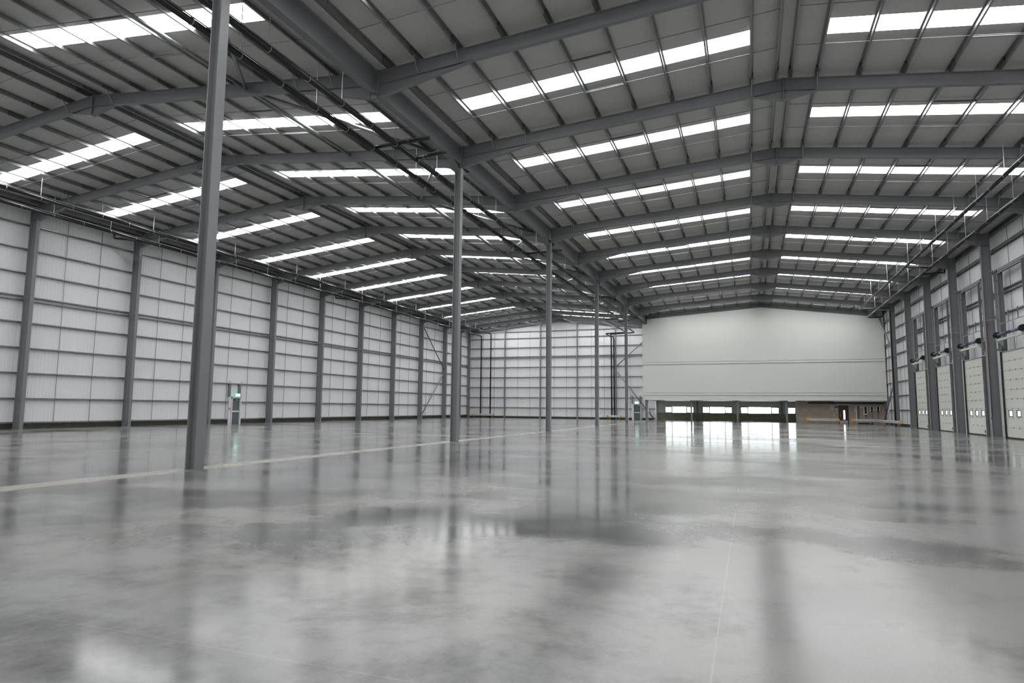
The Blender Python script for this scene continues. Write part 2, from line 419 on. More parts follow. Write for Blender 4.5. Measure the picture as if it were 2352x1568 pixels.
# ------------------------------------------------------------------ columns
def column(name, label, x0, x1, y, zt, fw, tf, tw, cat, group):
    r = thing(name, label, cat, ((x0+x1)/2, y, 0), group)
    m_ = MB(); m_.ibeam(((x0+x1)/2, y, .02), ((x0+x1)/2, y, zt), (0, 1, 0), (1, 0, 0), fw, abs(x1-x0), tf, tw)
    part(m_, 'shaft', 'steel', r)
    part(MB().box(min(x0, x1)-.008, max(x0, x1)+.008, y-fw/2-.008, y+fw/2+.008, 0, .02), 'base_plate', 'steel', r)
    return r
vc = column('steel_column', 'nearest free-standing grey column on the beige floor strip', -.172, .172, 0, 14.05, .30, .03, .02, 'column', 'valley columns')
part(MB().box(-.2, .2, -.16, .16, 14.05, 14.1), 'cap_plate', 'steel', vc)
for i, k in enumerate((2, 4, 6, 8)):
    dup(vc, (0, 8*k, 0), f'free-standing grey column on the beige floor strip, {ORD[i+1]} from the camera')
dup(vc, (0, 80.0, 0), 'free-standing grey column at the corner of the white upper office wall')
lc = column('steel_column', 'grey column against the plain side wall, just outside the view', LW-.67, LW, 8, zr(LW-.3), .26, .025, .016, 'column', 'plain-wall columns')
part(MB().bar((LW-.7, 7.55, 8.86), (LW-.01, 7.88, 8.84), .05, .03), 'stay', 'galv', lc)
part(MB().box(LW-.65, LW-.02, 7.88, 8.12, 14.23, 14.25), 'stiffener', 'steel', lc)
for k in range(2, 12):
    dup(lc, (LW-.335, frames[k], 0), f'grey column against the plain side wall, {ORD[k-2]} in view from the camera')
rc = column('steel_column', 'grey column on the loading-door wall, beside the nearest visible loading door', RW, RW+.57, 32, zr(RW+.3), .25, .025, .016, 'column', 'door-wall columns')
part(MB().bar((RW+.02, 31.87, 8.06), (RW+.55, 31.3, 8.04), .04, .04), 'stay', 'galv', rc)
part(MB().box(RW+.02, RW+.55, 31.89, 32.11, 13.36, 13.38), 'stiffener', 'steel', rc)
dlab = {5: 'between the nearest and second visible loading doors', 6: 'between the second and third visible loading doors', 7: 'between the third and farthest visible loading doors', 8: 'just beyond the farthest loading door', 9: 'with the black downpipe, near the blockwork', 10: 'hidden beside the white upper office wall'}
for k in range(5, 10): dup(rc, (RW+.285, 8*k, 0), 'grey column on the loading-door wall, ' + dlab[k])
cc = column('corner_column', 'grey corner column where the plain side wall meets the end wall', -32.4, -32.0, 89.9, 15.1, .25, .02, .014, 'column', None)

# ------------------------------------------------------------------ valley beams
vb = thing('valley_beam', 'deep grey valley beam from the nearest to the second free-standing column', 'roof beam', (0, 8, 14), 'valley beams')
part(MB().ibeam((0, .02, 14.62), (0, 15.98, 14.62), (1, 0, 0), (0, 0, 1), .31, .92, .03, .016), 'girder', 'steel', vb)
for s in (-1, 1):
    e = 8 + s*7.82; f_ = 8 + s*6.9; m_ = MB()
    m_.prism([(-.006, e, 13.72), (-.006, f_, 14.17), (-.006, e, 14.17)], (.012, 0, 0))
    m_.prism([(-.155, e, 13.70), (-.155, f_, 14.14), (-.155, f_, 14.17), (-.155, e, 13.73)], (.31, 0, 0))
    part(m_, 'knee_haunch', 'steel', vb)
part(MB().box(-.15, .15, 7.9, 8.1, 13.97, 14.17), 'seat_block', 'steel', vb)
lab = ['second to the third', 'third to the fourth', 'fourth to the fifth', 'fifth to the office-corner']
for k in range(1, 5): dup(vb, (0, 8+16*k, 14), f'deep grey valley beam from the {lab[k-1]} free-standing column')
m_ = MB().ibeam((0, 80.2, 14.7), (0, 90.2, 14.7), (1, 0, 0), (0, 0, 1), .25, .7, .025, .016)
tag(m_.build('valley_beam', 'steel'), 'last valley beam behind the office wall, running to the end wall', 'roof beam', 'valley beams')
for x, lb in ((-32.35, 'plain side wall'), (30.05, 'loading-door wall')):
    s = 1 if x < 0 else -1
    m_ = MB(); z = zr(x)
    m_.prof([(-.10, -.15), (.10, -.15), (.10, -.13), (-.08, -.13), (-.08, .13), (.10, .13), (.10, .15), (-.10, .15)], (x, Y0, z-.02), (x, YB-.1, z-.02), (s, 0, 0), (0, 0, 1))
    tag(m_.build('eaves_beam', 'galvd'), f'dark eaves beam along the top of the {lb}', 'roof beam', 'eaves beams')
# valley gutter lining over the beam
tag(MB().box(-.55, .55, Y0, YB-.1, 15.12, 15.14).build('valley_gutter', 'roofliner'), 'pale gutter lining running above the valley beams', 'gutter')

# ------------------------------------------------------------------ purlins
PX = {'RA': [.75, 1.98, 3.72, 5.55, 7.35, 9.11, 10.83, 12.55, 14.25, 15.28], 'RB': [15.82, 16.87, 18.48, 20.1, 21.72, 23.37, 24.95, 26.55, 28.05, 29.25],
      'LB': [-.75, -1.95, -3.74, -5.55, -7.4, -9.2, -11.0, -12.8, -14.55, -15.82], 'LA': [-16.3, -17.6, -19.4, -21.1, -23.05, -24.9, -26.65, -28.4, -30.0, -31.5]}
startn = {'RA': 'valley', 'RB': 'ridge', 'LB': 'valley', 'LA': 'ridge'}
for s in PX:
    up = 1 if s in ('RA', 'LA') else -1        # which way the lower flange points
    yend = 80.05 if s[0] == 'R' else YB-.1
    zp = [(-.004, 0), (-.07*1, 0), (-.07, .018), (-.063, .018), (-.063, .007), (-.004, .007), (-.004, .193), (.063, .193), (.063, .182), (.07, .182), (.07, .2), (.004, .2), (.004, .007), (.004, 0)]
    for i, x in enumerate(PX[s]):
        z = zr(x)+.004
        r = thing('roof_purlin', f'galvanised purlin, {names[s]}, {ORD[i]} from the {startn[s]}', 'purlin', (x, 0, z), 'roof purlins')
        part(MB().prof(zp, (x, Y0, z), (x, yend, z), (up, 0, 0), (0, 0, 1)), 'rail', 'galv', r)
        sl = None
        for y in frames:
            if s[0] == 'R' and y > 79: continue
            if sl is None:
                sl = part(MB().prof([(a*1.12, (b-.1)*1.04+.1) for a, b in zp], (x, y-.75, z), (x, y+.75, z), (up, 0, 0), (0, 0, 1)).box(x+.01*up, x+.018*up, y-.09, y+.09, z-.005, z+.17), 'sleeve', 'galvd', r)
            else:
                c = sl.copy(); COL.objects.link(c); c.location.y = sl.location.y + y
# sag rods across each slope, with the stiffer tie in one panel
tie = {'RA': (7.35, 9.11), 'RB': (21.72, 23.37), 'LB': (-9.2, -7.4), 'LA': (-24.9, -23.05)}
for s in PX:
    xs = sorted(PX[s]); xa, xb = xs[0], xs[-1]
    proto = None
    for k in range(0, 11):
        for t, off in enumerate((2.67, 5.34)):
            y = 8*k+off
            if k == 10:
                if s[0] == 'R': continue
                y = 80 + (1.87, 3.73)[t]
            lbl = f'thin sag rod, {names[s]}, {ORD[k]} bay, {("camera", "far")[t]}-end line'
            if proto is None:
                proto = thing('sag_rod', lbl, 'sag rod', (xa, y, zr(xa)), 'roof sag rods')
                part(MB().bar((xa, y, zr(xa)+.07), (xb, y, zr(xb)+.07), .022, .022), 'rod', 'galv', proto)
                a, b = tie[s]
                part(MB().bar((a, y+.05, zr(a)+.05), (b, y+.05, zr(b)+.05), .06, .06), 'tie_strut', 'galv', proto)
            else: dup(proto, (xa, y, zr(xa)), lbl)

# roof bracing in the valley slope of the plain-wall span
for k in range(0, 10):
    if k == 0:
        x = -6.6; tb = MB().tube([(x, .12, zr(x)-.22), (x, 7.88, zr(x)-.22)], .085, 12)
        pr = tag(tb.build('bracing_tube', 'galv'), f'round bracing tube along the plain-wall roof, {ORD[k]} bay', 'brace', 'roof bracing tubes')
    else:
        c = pr.copy(); COL.objects.link(c); c.location.y = pr.location.y + 8*k; c['label'] = f'round bracing tube along the plain-wall roof, {ORD[k]} bay'
    a, b = ((-1.2, 8*k), (-6.5, 8*k+8)) if k % 2 == 0 else ((-6.5, 8*k), (-1.2, 8*k+8))
    d = MB().tube([(a[0], a[1]+.15, zr(a[0])-.28), (b[0], b[1]-.15, zr(b[0])-.28)], .08, 12)
    tag(d.build('bracing_tube', 'galv'), f'slanting round bracing tube beside the valley beam, {ORD[k]} bay', 'brace', 'roof bracing tubes')

# ------------------------------------------------------------------ wall rails and wall sag rods
cpr = [(0, -.035), (.19, -.035), (.19, -.02), (.182, -.02), (.182, -.028), (.008, -.028), (.008, .028), (.182, .028), (.182, .02), (.19, .02), (.19, .035), (0, .035)]
cpr = [(.0, -.04), (.012, -.04), (.012, -.004), (.182, -.004), (.182, -.04), (.194, -.04), (.194, .04), (.182, .04), (.182, .004), (.012, .004), (.012, .04), (0, .04)]
LZ = [.43, 2.05, 3.77, 5.47, 7.2, 8.72, 8.98, 10.57, 12.23, 13.92]
for i, z in enumerate(LZ):
    for a, b, e in ([(Y0, YB-.35, '')] if z > 2.5 else [(Y0, 34.85, ', camera side of door'), (36.5, YB-.35, ', far side of door')]):
        m_ = MB().prof(cpr, (LS+.005, a, z), (LS+.005, b, z), (1, 0, 0), (0, 0, 1))
        tag(m_.build('wall_rail', 'galv'), f'rail on the plain side wall, {ORD[i]} up from the floor{e}', 'wall rail', 'plain-wall rails')
BZ = [.30, 1.78, 3.48, 5.2, 6.9, 8.62, 10.18, 10.42, 11.98, 13.6, 14.72]
for i, z in enumerate(BZ):
    for a, b, e in ([(LS+.25, -.25, '')] if z > 2.5 else [(LS+.25, -3.95, ', downpipe side of door'), (-2.3, -.25, ', office side of door')]):
        m_ = MB().prof(cpr, (a, YB-.005, z), (b, YB-.005, z), (0, -1, 0), (0, 0, 1))
        tag(m_.build('wall_rail', 'galv'), f'rail on the far end wall, {ORD[i]} up from the floor{e}', 'wall rail', 'end-wall rails')
RZ = [1.85, 3.5, 5.13, 6.75, 8.36, 9.72, 9.98, 11.45, 12.93]
for i, z in enumerate(RZ):
    m_ = MB().prof(cpr, (RS-.005, Y0 if z > 8 else 64.3, z), (RS-.005, YB-.35, z), (-1, 0, 0), (0, 0, 1))
    if i == 8: m_ = MB().prof([(a, b*3) for a, b in cpr], (RS-.005, Y0, z), (RS-.005, YB-.35, z), (-1, 0, 0), (0, 0, 1))
    tag(m_.build('wall_rail', 'galv'), f'horizontal rail on the loading-door wall, {ORD[i]} up from the floor', 'wall rail', 'door-wall rails')
q = None
for k in range(0, 11):
    for t in (2.62, 5.24):
        y = 8*k + t if k < 10 else 80 + t*.7
        lbl = f'thin upright sag rod on the plain side wall, {ORD[k]} bay, {"camera" if t < 3 else "far"}-end line'
        if q is None:
            q = thing('wall_sag_rod', lbl, 'sag rod', (LS+.1, y, .3), 'wall sag rods')
            part(MB().bar((LS+.1, y, .43), (LS+.1, y, 14.9), .03, .03), 'rod', 'galv', q)
        else: dup(q, (LS+.1, y, .3), lbl)
q = None
for i, x in enumerate([-29.8, -27.65, -23.33, -21.17, -16.9, -14.7, -10.47, -8.36, -4.14]):
    lbl = f'thin upright sag rod on the far end wall, {ORD[i]} from the plain side wall'
    if q is None: q = tag(MB().bar((x, YB-.1, .3), (x, YB-.1, 14.9), .03, .03).build('wall_sag_rod', 'galv'), lbl, 'sag rod', 'wall sag rods')
    else:
        c = q.copy(); COL.objects.link(c); c.location.x = x; c['label'] = lbl
q = None
for i, (y, zb) in enumerate([(34.67, 8.36), (37.3, 8.36), (42.67, 8.36), (45.3, 8.36), (50.67, 8.36), (53.3, 8.36), (58.67, 8.36), (61.3, 8.36)]):
    m_ = MB().bar((RS-.1, y, 5.7), (RS-.1, y, 13.9), .03, .03)
    tag(m_.build('wall_sag_rod', 'galv'), f'thin upright sag rod above the loading doors, {ORD[i]} from the camera', 'sag rod', 'wall sag rods')
for i, y in enumerate((66.67, 69.3, 74.67, 77.3)):
    tag(MB().bar((RS-.1, y, .3), (RS-.1, y, 13.9), .03, .03).build('wall_sag_rod', 'galv'), f'thin upright sag rod beyond the loading doors, {ORD[i]} from the last door', 'sag rod', 'wall sag rods')

# gable posts with knee braces
for i, x in enumerate((-25.6, -19.2, -12.8, -6.4)):
    zt = zr(x)-.6
    p_ = thing('gable_post', f'slim grey post on the far end wall, {ORD[i]} from the plain side wall', 'post', (x, 90.2, 0), 'gable posts')
    part(MB().ibeam((x, 90.2, .015), (x, 90.2, zt), (1, 0, 0), (0, 1, 0), .2, .22, .018, .012), 'shaft', 'steel', p_)
    part(MB().box(x-.14, x+.14, 90.05, 90.35, 0, .015), 'base_plate', 'steel', p_)
    part(MB().bar((x+.15, 90.1, zt-.25), (x+1.3, 89.2, zr(x+1.3)-.12), .1, .1), 'knee_brace', 'galv', p_)
    part(MB().bar((x-2.3, 89.0, zr(x-2.3)-.1), (x-.1, 90.1, zt-.1), .12, .06), 'tie_flat', 'galv', p_)

# K bracing in the walls
def kbrace(label, node_hi, up, node_lo, dn):
    for (a, b, w) in ((node_hi, up, 'rising'), (node_lo, dn, 'falling')):
        tag(MB().tube([a, b], .085, 12).build('bracing_tube', 'steel'), label.format(w), 'brace', 'wall bracing tubes')
kbrace('grey wall brace {} from mid-column on the plain side wall, far bay', (LW-.35, 79.8, 7.75), (LW-.35, 72.2, 14.1), (LW-.35, 79.8, 7.1), (LW-.35, 72.3, .25))
kbrace('grey wall brace {} from the end-wall post beside the black downpipes', (-6.2, 89.95, 8.55), (-.4, 89.95, 13.8), (-6.2, 89.95, 7.7), (-.4, 89.95, .2))
kbrace('grey wall brace {} beside the black downpipe on the loading-door wall', (RW+.3, 72.3, 8.4), (RW+.3, 79.75, 13.6), (RW+.3, 72.3, 5.4), (RW+.3, 79.75, .3))

# ------------------------------------------------------------------ rainwater pipes
def ring(mb, c, axis, r, w):
    a = Vector(axis).normalized(); mb.tube([Vector(c)-a*w/2, Vector(c)+a*w/2], r, 14)
def pipe(label, run, ends, r, x, z, clips, rail=True, x1=None):
    """run = (y0,y1) straight part along the hall; ends = further points after it"""
    y0, y1 = run; x1 = x if x1 is None else x1
    X_ = lambda y: x + (x1-x)*(y-y0)/(y1-y0)
    t = thing('drain_pipe', label, 'pipe', (x, y0, z), 'black rainwater pipes')
    part(MB().tube(bend([(x, y0, z), (x1, y1, z)] + ends, .4), r, 14), 'pipe', 'black', t)
    if rail: part(MB().bar((x, y0, z+r+.06), (X_(y1-.3), y1-.3, z+r+.06), .03, .03), 'support_rail', 'galv', t)
    cl = rod = None
    for i, y in enumerate(clips):
        if cl is None:
            xx = X_(y); m_ = MB(); ring(m_, (xx, y, z), (0, 1, 0), r+.012, .05); m_.box(xx-.012, xx+.012, y-.02, y+.02, z+r, z+r+.08)
            cl = part(m_, 'pipe_clip', 'galv', t)
        else:
            c = cl.copy(); COL.objects.link(c); c.location.y = cl.location.y + y - clips[0]; c.location.x = cl.location.x + X_(y) - X_(clips[0])
    for i, y in enumerate(clips[1::2]):
        top = zr(X_(y))+.1; xx = X_(y)
        if rod is None: rod = part(MB().bar((xx, y, z+r+.05), (xx, y, top), .022, .022), 'hanger_rod', 'barrier', t)
        else:
            c = rod.copy(); COL.objects.link(c); c.location.y = rod.location.y + y - clips[1]; c.location.x = rod.location.x + X_(y) - X_(clips[1])
    return t
cl = [.9 + 2.05*i for i in range(0, 60)]
cy = lambda a, b: [y for y in cl if a < y < b]
pipe('black rainwater pipe below the valley, outer one, crossing to the paired downpipes', (-6, 70.3), [(-3.95, 70.3, 13.5), (-3.95, 86.0, 13.5), (-7.2, 86.2, 13.45), (-7.05, 89.9, 13.3), (-7.05, 89.95, .02)], .11, -2.1, 13.5, cy(-4, 69))
pipe('black rainwater pipe below the valley, next to the valley beam', (-6, 72.8), [(-2.7, 72.8, 13.5), (-2.7, 86.5, 13.5), (-6.6, 86.8, 13.4), (-6.62, 89.85, 13.1), (-6.62, 89.9, .02)], .11, -.9, 13.5, cy(-4, 71))
pipe('black rainwater pipe along the plain side wall, lower of the two', (8, 89.9), [(-29.95, 89.95, .02)], .11, -29.1, 14.1, cy(9, 88), x1=-29.9)
pipe('black rainwater pipe along the plain side wall, higher and farther out', (4, 89.9), [(-28.15, 89.95, .02)], .11, -27.3, 14.45, cy(5, 87), x1=-28.1)
pipe('slim dark pipe under the loading-door roof, dropping by the blockwork', (12, 68.2), [(29.05, 68.6, 13.25), (29.1, 69.8, 13.2), (29.12, 69.9, .02)], .085, 25.75, 13.15, cy(13, 67))
pipe('slim dark pipe under the loading-door roof, closer to the door wall', (16, 74.0), [(29.1, 74.2, 12.95), (29.1, 74.4, 13.6)], .085, 27.4, 12.95, cy(17, 73))
def branch(label, pts, clips_at=()):
    t = thing('drain_branch', label, 'pipe', pts[0], 'rainwater branches')
    part(MB().tube(bend(pts, .15, 4), .075, 12), 'pipe', 'black', t)
    for c, d in clips_at:
        m_ = MB(); ring(m_, c, d, .09, .05); part(m_, 'pipe_clip', 'galv', t)
    a, b = Vector(pts[0]), Vector(pts[1])
    part(MB().bar(a+Vector((.2, 0, .13)) if b.x > a.x else a+Vector((-.2, 0, .13)), b+Vector((0, 0, .13)), .04, .04), 'support_rail', 'galv', t)
branch('black branch pipe crossing to the valley beam, nearer of the first pair', [(-2.1, 11.3, 13.55), (.75, 11.3, 13.6)], [((-1.0, 11.3, 13.6), (1, 0, 0)), ((-.3, 11.3, 13.62), (1, 0, 0))])
branch('black branch pipe crossing to the valley beam, farther of the first pair', [(-.9, 12.95, 13.5), (.75, 12.95, 13.6)], [((-.4, 12.95, 13.53), (1, 0, 0))])
branch('black branch pipe crossing to the valley beam beyond the second free-standing column', [(-2.1, 32.9, 13.55), (.75, 32.9, 13.6)], [((-1.0, 32.9, 13.6), (1, 0, 0))])
branch('black branch pipe crossing to the valley beam beyond the third free-standing column', [(-2.1, 54.0, 13.55), (.75, 54.0, 13.6)], [((-1.0, 54.0, 13.6), (1, 0, 0))])
for y, w in ((21.5, 'nearest'), (49.8, 'middle'), (76.9, 'farthest')):
    branch(f'small black pipe loop under the eaves of the plain side wall, {w} of three', [(-29.15, y+.9, 14.1), (-31.3, y+.2, 14.35), (-31.6, y, 14.35), (-31.6, y, 15.0)])
branch('small black pipe loop under the eaves of the loading-door wall', [(27.4, 47.9, 13.0), (29.4, 49.6, 13.4), (29.65, 50.0, 13.4), (29.65, 50.0, 14.1)])
branch('dark cross pipe joining the slim pipes under the loading-door roof', [(25.75, 44.9, 13.15), (27.4, 45.2, 13.05)])

# ------------------------------------------------------------------ upper office wall and undercroft
OX0, OX1, OY = -.45, 30.1, 79.6
def office_top(x): return zr(x+1e-6)-RD-.01
m_ = MB()
pts = [(OX0, 13.85), (.2, 13.85), (.21, office_top(.21)), (RR, office_top(RR)), (29.3, office_top(29.3)), (OX1, office_top(29.3))]
m_.prism([(x, OY, 3.05) for x in (OX0,)] + [(OX1, OY, 3.05)] + [(x, OY, z) for x, z in reversed(pts)], (0, .18, 0))
m_.prism([(.3, 80.16, 14.0), (OX1, 80.16, 13.5), (OX1, 80.16, zr(OX1)+SH), (RR, 80.16, zr(RR)+SH), (.3, 80.16, zr(.3)+SH)], (0, .06, 0))
m_.box(OX0, OX0+.1, OY+.18, 90.4, 3.05, 14.0)
struct(m_, 'wall_mezzanine', 'panel', 'large pale blank upper office wall hanging above the undercroft', 'wall')
struct(MB().box(OX0-.01, OX1, OY-.05, OY, 8.02, 8.36).box(OX0-.01, OX1, OY-.09, OY, 8.33, 8.36).box(OX0-.01, OX1, OY-.08, OY, 8.02, 8.06), 'trim_1', 'panel', 'pale flashing band halfway up the blank upper wall', 'trim')
struct(MB().box(OX0-.01, OX1, OY-.05, OY, 3.7, 4.05).box(OX0-.01, OX1, OY-.09, OY, 4.02, 4.05).box(OX0-.01, OX1, OY-.08, OY, 3.7, 3.74), 'trim_2', 'panel', 'pale flashing band low on the blank upper wall', 'trim')
struct(MB().box(OX0, OX1, OY, 90.5, 2.98, 3.06), 'ceiling_undercroft', 'panel', 'pale soffit under the upper office', 'ceiling')
for i, x in enumerate((0.02, 6.12, 12.2, 18.4)):
    if i == 0: continue
    p_ = thing('office_post', f'grey post under the front edge of the upper office, {ORD[i-1]} from the valley corner', 'post', (x, 80.1, 0), 'office posts')
    part(MB().ibeam((x, 80.1, .015), (x, 80.1, 2.97), (0, 1, 0), (1, 0, 0), .22, .24, .018, .012), 'shaft', 'steel', p_)
    part(MB().box(x-.16, x+.16, 79.95, 80.25, 0, .015), 'base_plate', 'steel', p_)
for i, x in enumerate((.12, 6.2, 18.2)):
    tag(MB().ibeam((x, 89.95, 0), (x, 89.95, 2.97), (1, 0, 0), (0, 1, 0), .22, .22, .018, .012).build('office_post', 'steel'), ['grey post at the start of the dark undercroft dado', 'grey post between the first two undercroft windows', 'grey post beside the last undercroft window'][i], 'post', 'office posts')
wins = [(1.3, 5.65, 4), (6.92, 11.28, 4), (12.45, 17.85, 5), (19.0, 23.4, 4)]
struct(MB().box(.05, RS, 90.3, 90.6, 0, 1.14), 'wall_dado', 'dado', 'dark blockwork dado under the undercroft windows', 'wall')
m_ = MB(); x = .05
for a, b, n in wins: m_.box(x, a, 90.35, 90.5, 1.14, 2.98); m_.box(a, b, 90.35, 90.5, 2.15, 2.98); x = b
m_.box(x, RS, 90.35, 90.5, 1.14, 2.98)
struct(m_, 'wall_undercroft', 'panel', 'pale panel wall around the undercroft windows', 'wall')
wl = ['window nearest the valley corner of the undercroft', 'second undercroft window from the valley corner', 'widest undercroft window, with five panes', 'undercroft window partly hidden by the blockwork']
for i, (a, b, n) in enumerate(wins):
    w_ = thing(f'window_{i+1}', 'bright ' + wl[i], 'window', ((a+b)/2, 90.4, 1.14), None, 'structure')
    m_ = MB().box(a, b, 90.36, 90.44, 1.14, 1.19).box(a, b, 90.36, 90.44, 2.10, 2.15).box(a, a+.06, 90.36, 90.44, 1.19, 2.1).box(b-.06, b, 90.36, 90.44, 1.19, 2.1)
    for k in range(1, n): xx = a+(b-a)*k/n; m_.box(xx-.04, xx+.04, 90.36, 90.44, 1.19, 2.1)
    fr = part(m_, 'window_frame', 'darkframe', w_)
    for k in range(n):
        xa, xb = a+(b-a)*k/n+.04, a+(b-a)*(k+1)/n-.04
        if k in (0, n-1): part(MB().box(xa, xb, 90.34, 90.40, 1.19, 1.25).box(xa, xb, 90.34, 90.40, 2.04, 2.10).box(xa, xa+.06, 90.34, 90.40, 1.25, 2.04).box(xb-.06, xb, 90.34, 90.40, 1.25, 2.04), 'casement', 'darkframe', fr)
        part(MB().box(xa, xb, 90.405, 90.411, 1.19, 2.1), 'pane', 'glass', fr)
# blockwork room
BY = 81.5
struct(MB().box(19.78, 24.70, BY, BY+.2, 0, 2.98).box(25.9, RS-.05, BY, BY+.2, 0, 2.98).box(24.70, 25.9, BY, BY+.2, 2.4, 2.98).box(19.78, 19.98, BY+.2, 85.0, 0, 2.98).box(19.98, RS-.05, 84.8, 85.0, 0, 2.98), 'wall_blockwork', 'block', 'brown blockwork wall under the upper office', 'wall')
d = thing('door_3', 'dark brown door with a tall bright vision slot in the blockwork', 'door', (25.3, BY, 0), None, 'structure')
part(MB().box(24.70, 24.78, BY-.02, BY+.12, 0, 2.4).box(25.82, 25.9, BY-.02, BY+.12, 0, 2.4).box(24.78, 25.82, BY-.02, BY+.12, 2.3, 2.4), 'door_frame', 'wood', d)
lf = part(MB().box(24.78, 25.29, BY+.01, BY+.06, .45, 2.3).box(25.48, 25.82, BY+.01, BY+.06, .45, 2.3).box(25.29, 25.48, BY+.01, BY+.06, .45, .58).box(25.29, 25.48, BY+.01, BY+.06, 1.76, 2.3).box(24.78, 25.82, BY+.01, BY+.06, .01, .45), 'door_leaf', 'wood', d)
part(MB().box(25.29, 25.48, BY+.03, BY+.04, .58, 1.76), 'vision_pane', 'slot', d)
part(MB().box(24.80, 25.76, BY-.002, BY+.01, .03, .45), 'kick_plate', 'cabgrey', d)
part(MB().tube([(24.9, BY-.05, 1.0), (24.9, BY-.05, 1.3)], .015, 8).box(24.89, 24.91, BY-.05, BY+.01, 1.02, 1.05).box(24.89, 24.91, BY-.05, BY+.01, 1.25, 1.28), 'handle', 'silver', d)

def fix(name, label, cat, b, m, extra=(), group=None):
    t = thing(name, label, cat, ((b[0]+b[1])/2, b[3], b[4]), group)
    part(MB().box(*b), 'body', m, t)
    for nm, bb, mm in extra: part(MB().box(*bb), nm, mm, t)
    return t
W = BY-.002
fix('strip_light', 'slim white strip light above the brown door', 'light', (24.44, 26.12, W-.07, W, 2.49, 2.57), 'white', [('end_cap', (24.40, 24.44, W-.075, W, 2.485, 2.575), 'grey'), ('end_cap', (26.12, 26.16, W-.075, W, 2.485, 2.575), 'grey')])
fix('cable_trunking', 'grey cable trunking above the battery chargers', 'trunking', (26.62, 29.55, W-.1, W, 2.34, 2.52), 'grey', [('lid', (26.62, 29.55, W-.11, W-.1, 2.36, 2.5), 'grey')])
fix('cable_trunking', 'white upright trunking beside the switch stack', 'trunking', (26.72, 26.84, W-.08, W, .1, 2.33), 'white', [('lid', (26.73, 26.83, W-.09, W-.08, .1, 2.33), 'white')])
fix('cable_trunking', 'dark upright cable tray beside the white upright trunking', 'trunking', (26.94, 27.16, W-.09, W, .5, 2.33), 'doorgrey', [('cable_run', (26.98, 27.02, W-.11, W-.09, .5, 2.33), 'black'), ('cable_run', (27.07, 27.11, W-.11, W-.09, .5, 2.33), 'grey')])
fix('junction_box', 'small cream junction box beside the tallest charger', 'box', (27.27, 27.54, W-.1, W, 2.04, 2.32), 'cream', [('lid', (27.29, 27.52, W-.11, W-.1, 2.06, 2.30), 'cream')])
for i, (a, b, z0) in enumerate(((27.62, 28.08, 1.12), (28.34, 28.80, 1.66), (29.04, 29.50, 1.66))):
    c = thing('battery_charger', ['tall white charger with black front and lit lamp, beside the junction box', 'short white charger with black front, middle of the row', 'short white charger with black front, last of the row'][i], 'charger', ((a+b)/2, W, z0), 'battery chargers')
    part(MB().box(a, b, W-.22, W, z0, 2.3), 'body', 'white', c)
    fp = part(MB().box(a+.1, b-.1, W-.25, W-.22, z0-.02, 2.26), 'front_panel', 'black', c)
    part(MB().box((a+b)/2-.03, (a+b)/2+.03, W-.256, W-.25, z0+.13, z0+.19), 'lamp', 'led' if i == 0 else 'cabgrey', fp)
    part(MB().tube([((a+b)/2, W-.1, z0), ((a+b)/2+.02, W-.08, .75), ((a+b)/2, W-.1, .06)], .022, 8), 'cable', 'black', c)
fix('control_cabinet', 'grey control cabinet on the blockwork beside the brown door', 'cabinet', (23.70, 24.20, W-.22, W, 1.76, 2.48), 'cabgrey', [('cabinet_door', (23.72, 24.18, W-.235, W-.22, 1.79, 2.45), 'cabgrey'), ('lock', (24.12, 24.15, W-.25, W-.235, 2.08, 2.14), 'black'), ('conduit', (23.58, 23.61, W-.05, W, 1.7, 2.1), 'cream'), ('conduit', (24.25, 24.28, W-.05, W, 1.2, 2.5), 'cabgrey')])
fix('notice_panel', 'small dark and white panel between cabinet and brown door', 'panel', (24.36, 24.60, W-.06, W, 1.78, 2.30), 'grey', [('dark_unit', (24.38, 24.58, W-.08, W-.06, 2.02, 2.28), 'black'), ('white_unit', (24.38, 24.58, W-.08, W-.06, 1.80, 1.98), 'white')])
fix('socket_outlet', 'small pale socket below the grey control cabinet', 'socket', (24.02, 24.24, W-.06, W, 1.02, 1.22), 'cabgrey', [('face_plate', (24.04, 24.22, W-.07, W-.06, 1.04, 1.20), 'white')])
for i, z in enumerate((2.2, 1.93, 1.7)):
    fix('switch_box', f'small grey switch box beside the white trunking, {["top", "middle", "bottom"][i]} of three', 'switch', (26.52, 26.68, W-.06, W, z-.09, z+.09), 'cabgrey', [('face_plate', (26.54, 26.66, W-.07, W-.06, z-.06, z+.06), ['grey', 'white', 'white'][i])], 'switch boxes')
t = thing('drain_pipe', 'black horizontal pipe high on the blockwork wall', 'pipe', (21.07, W-.2, 2.7), None)
part(MB().tube(bend([(21.07, W-.2, 2.97), (21.07, W-.2, 2.7), (30.0, W-.2, 2.72)], .15), .075, 12), 'pipe', 'black', t)
for x in (21.9, 23.3, 24.3, 25.6, 26.6, 28.0, 29.2): part(MB().box(x-.02, x+.02, W-.28, W, 2.69, 2.80), 'pipe_clip', 'galv', t)
tag(MB().box(24.1, 30.0, W-.5, W-.4, 2.86, 2.95).build('cable_tray', 'silver'), 'bright metal cable tray under the soffit above the brown door', 'cable tray')
tag(MB().box(20.9, 21.35, W-.3, W-.02, 2.86, 2.97).build('sensor_box', 'white'), 'white box where the black pipe meets the soffit', 'box')
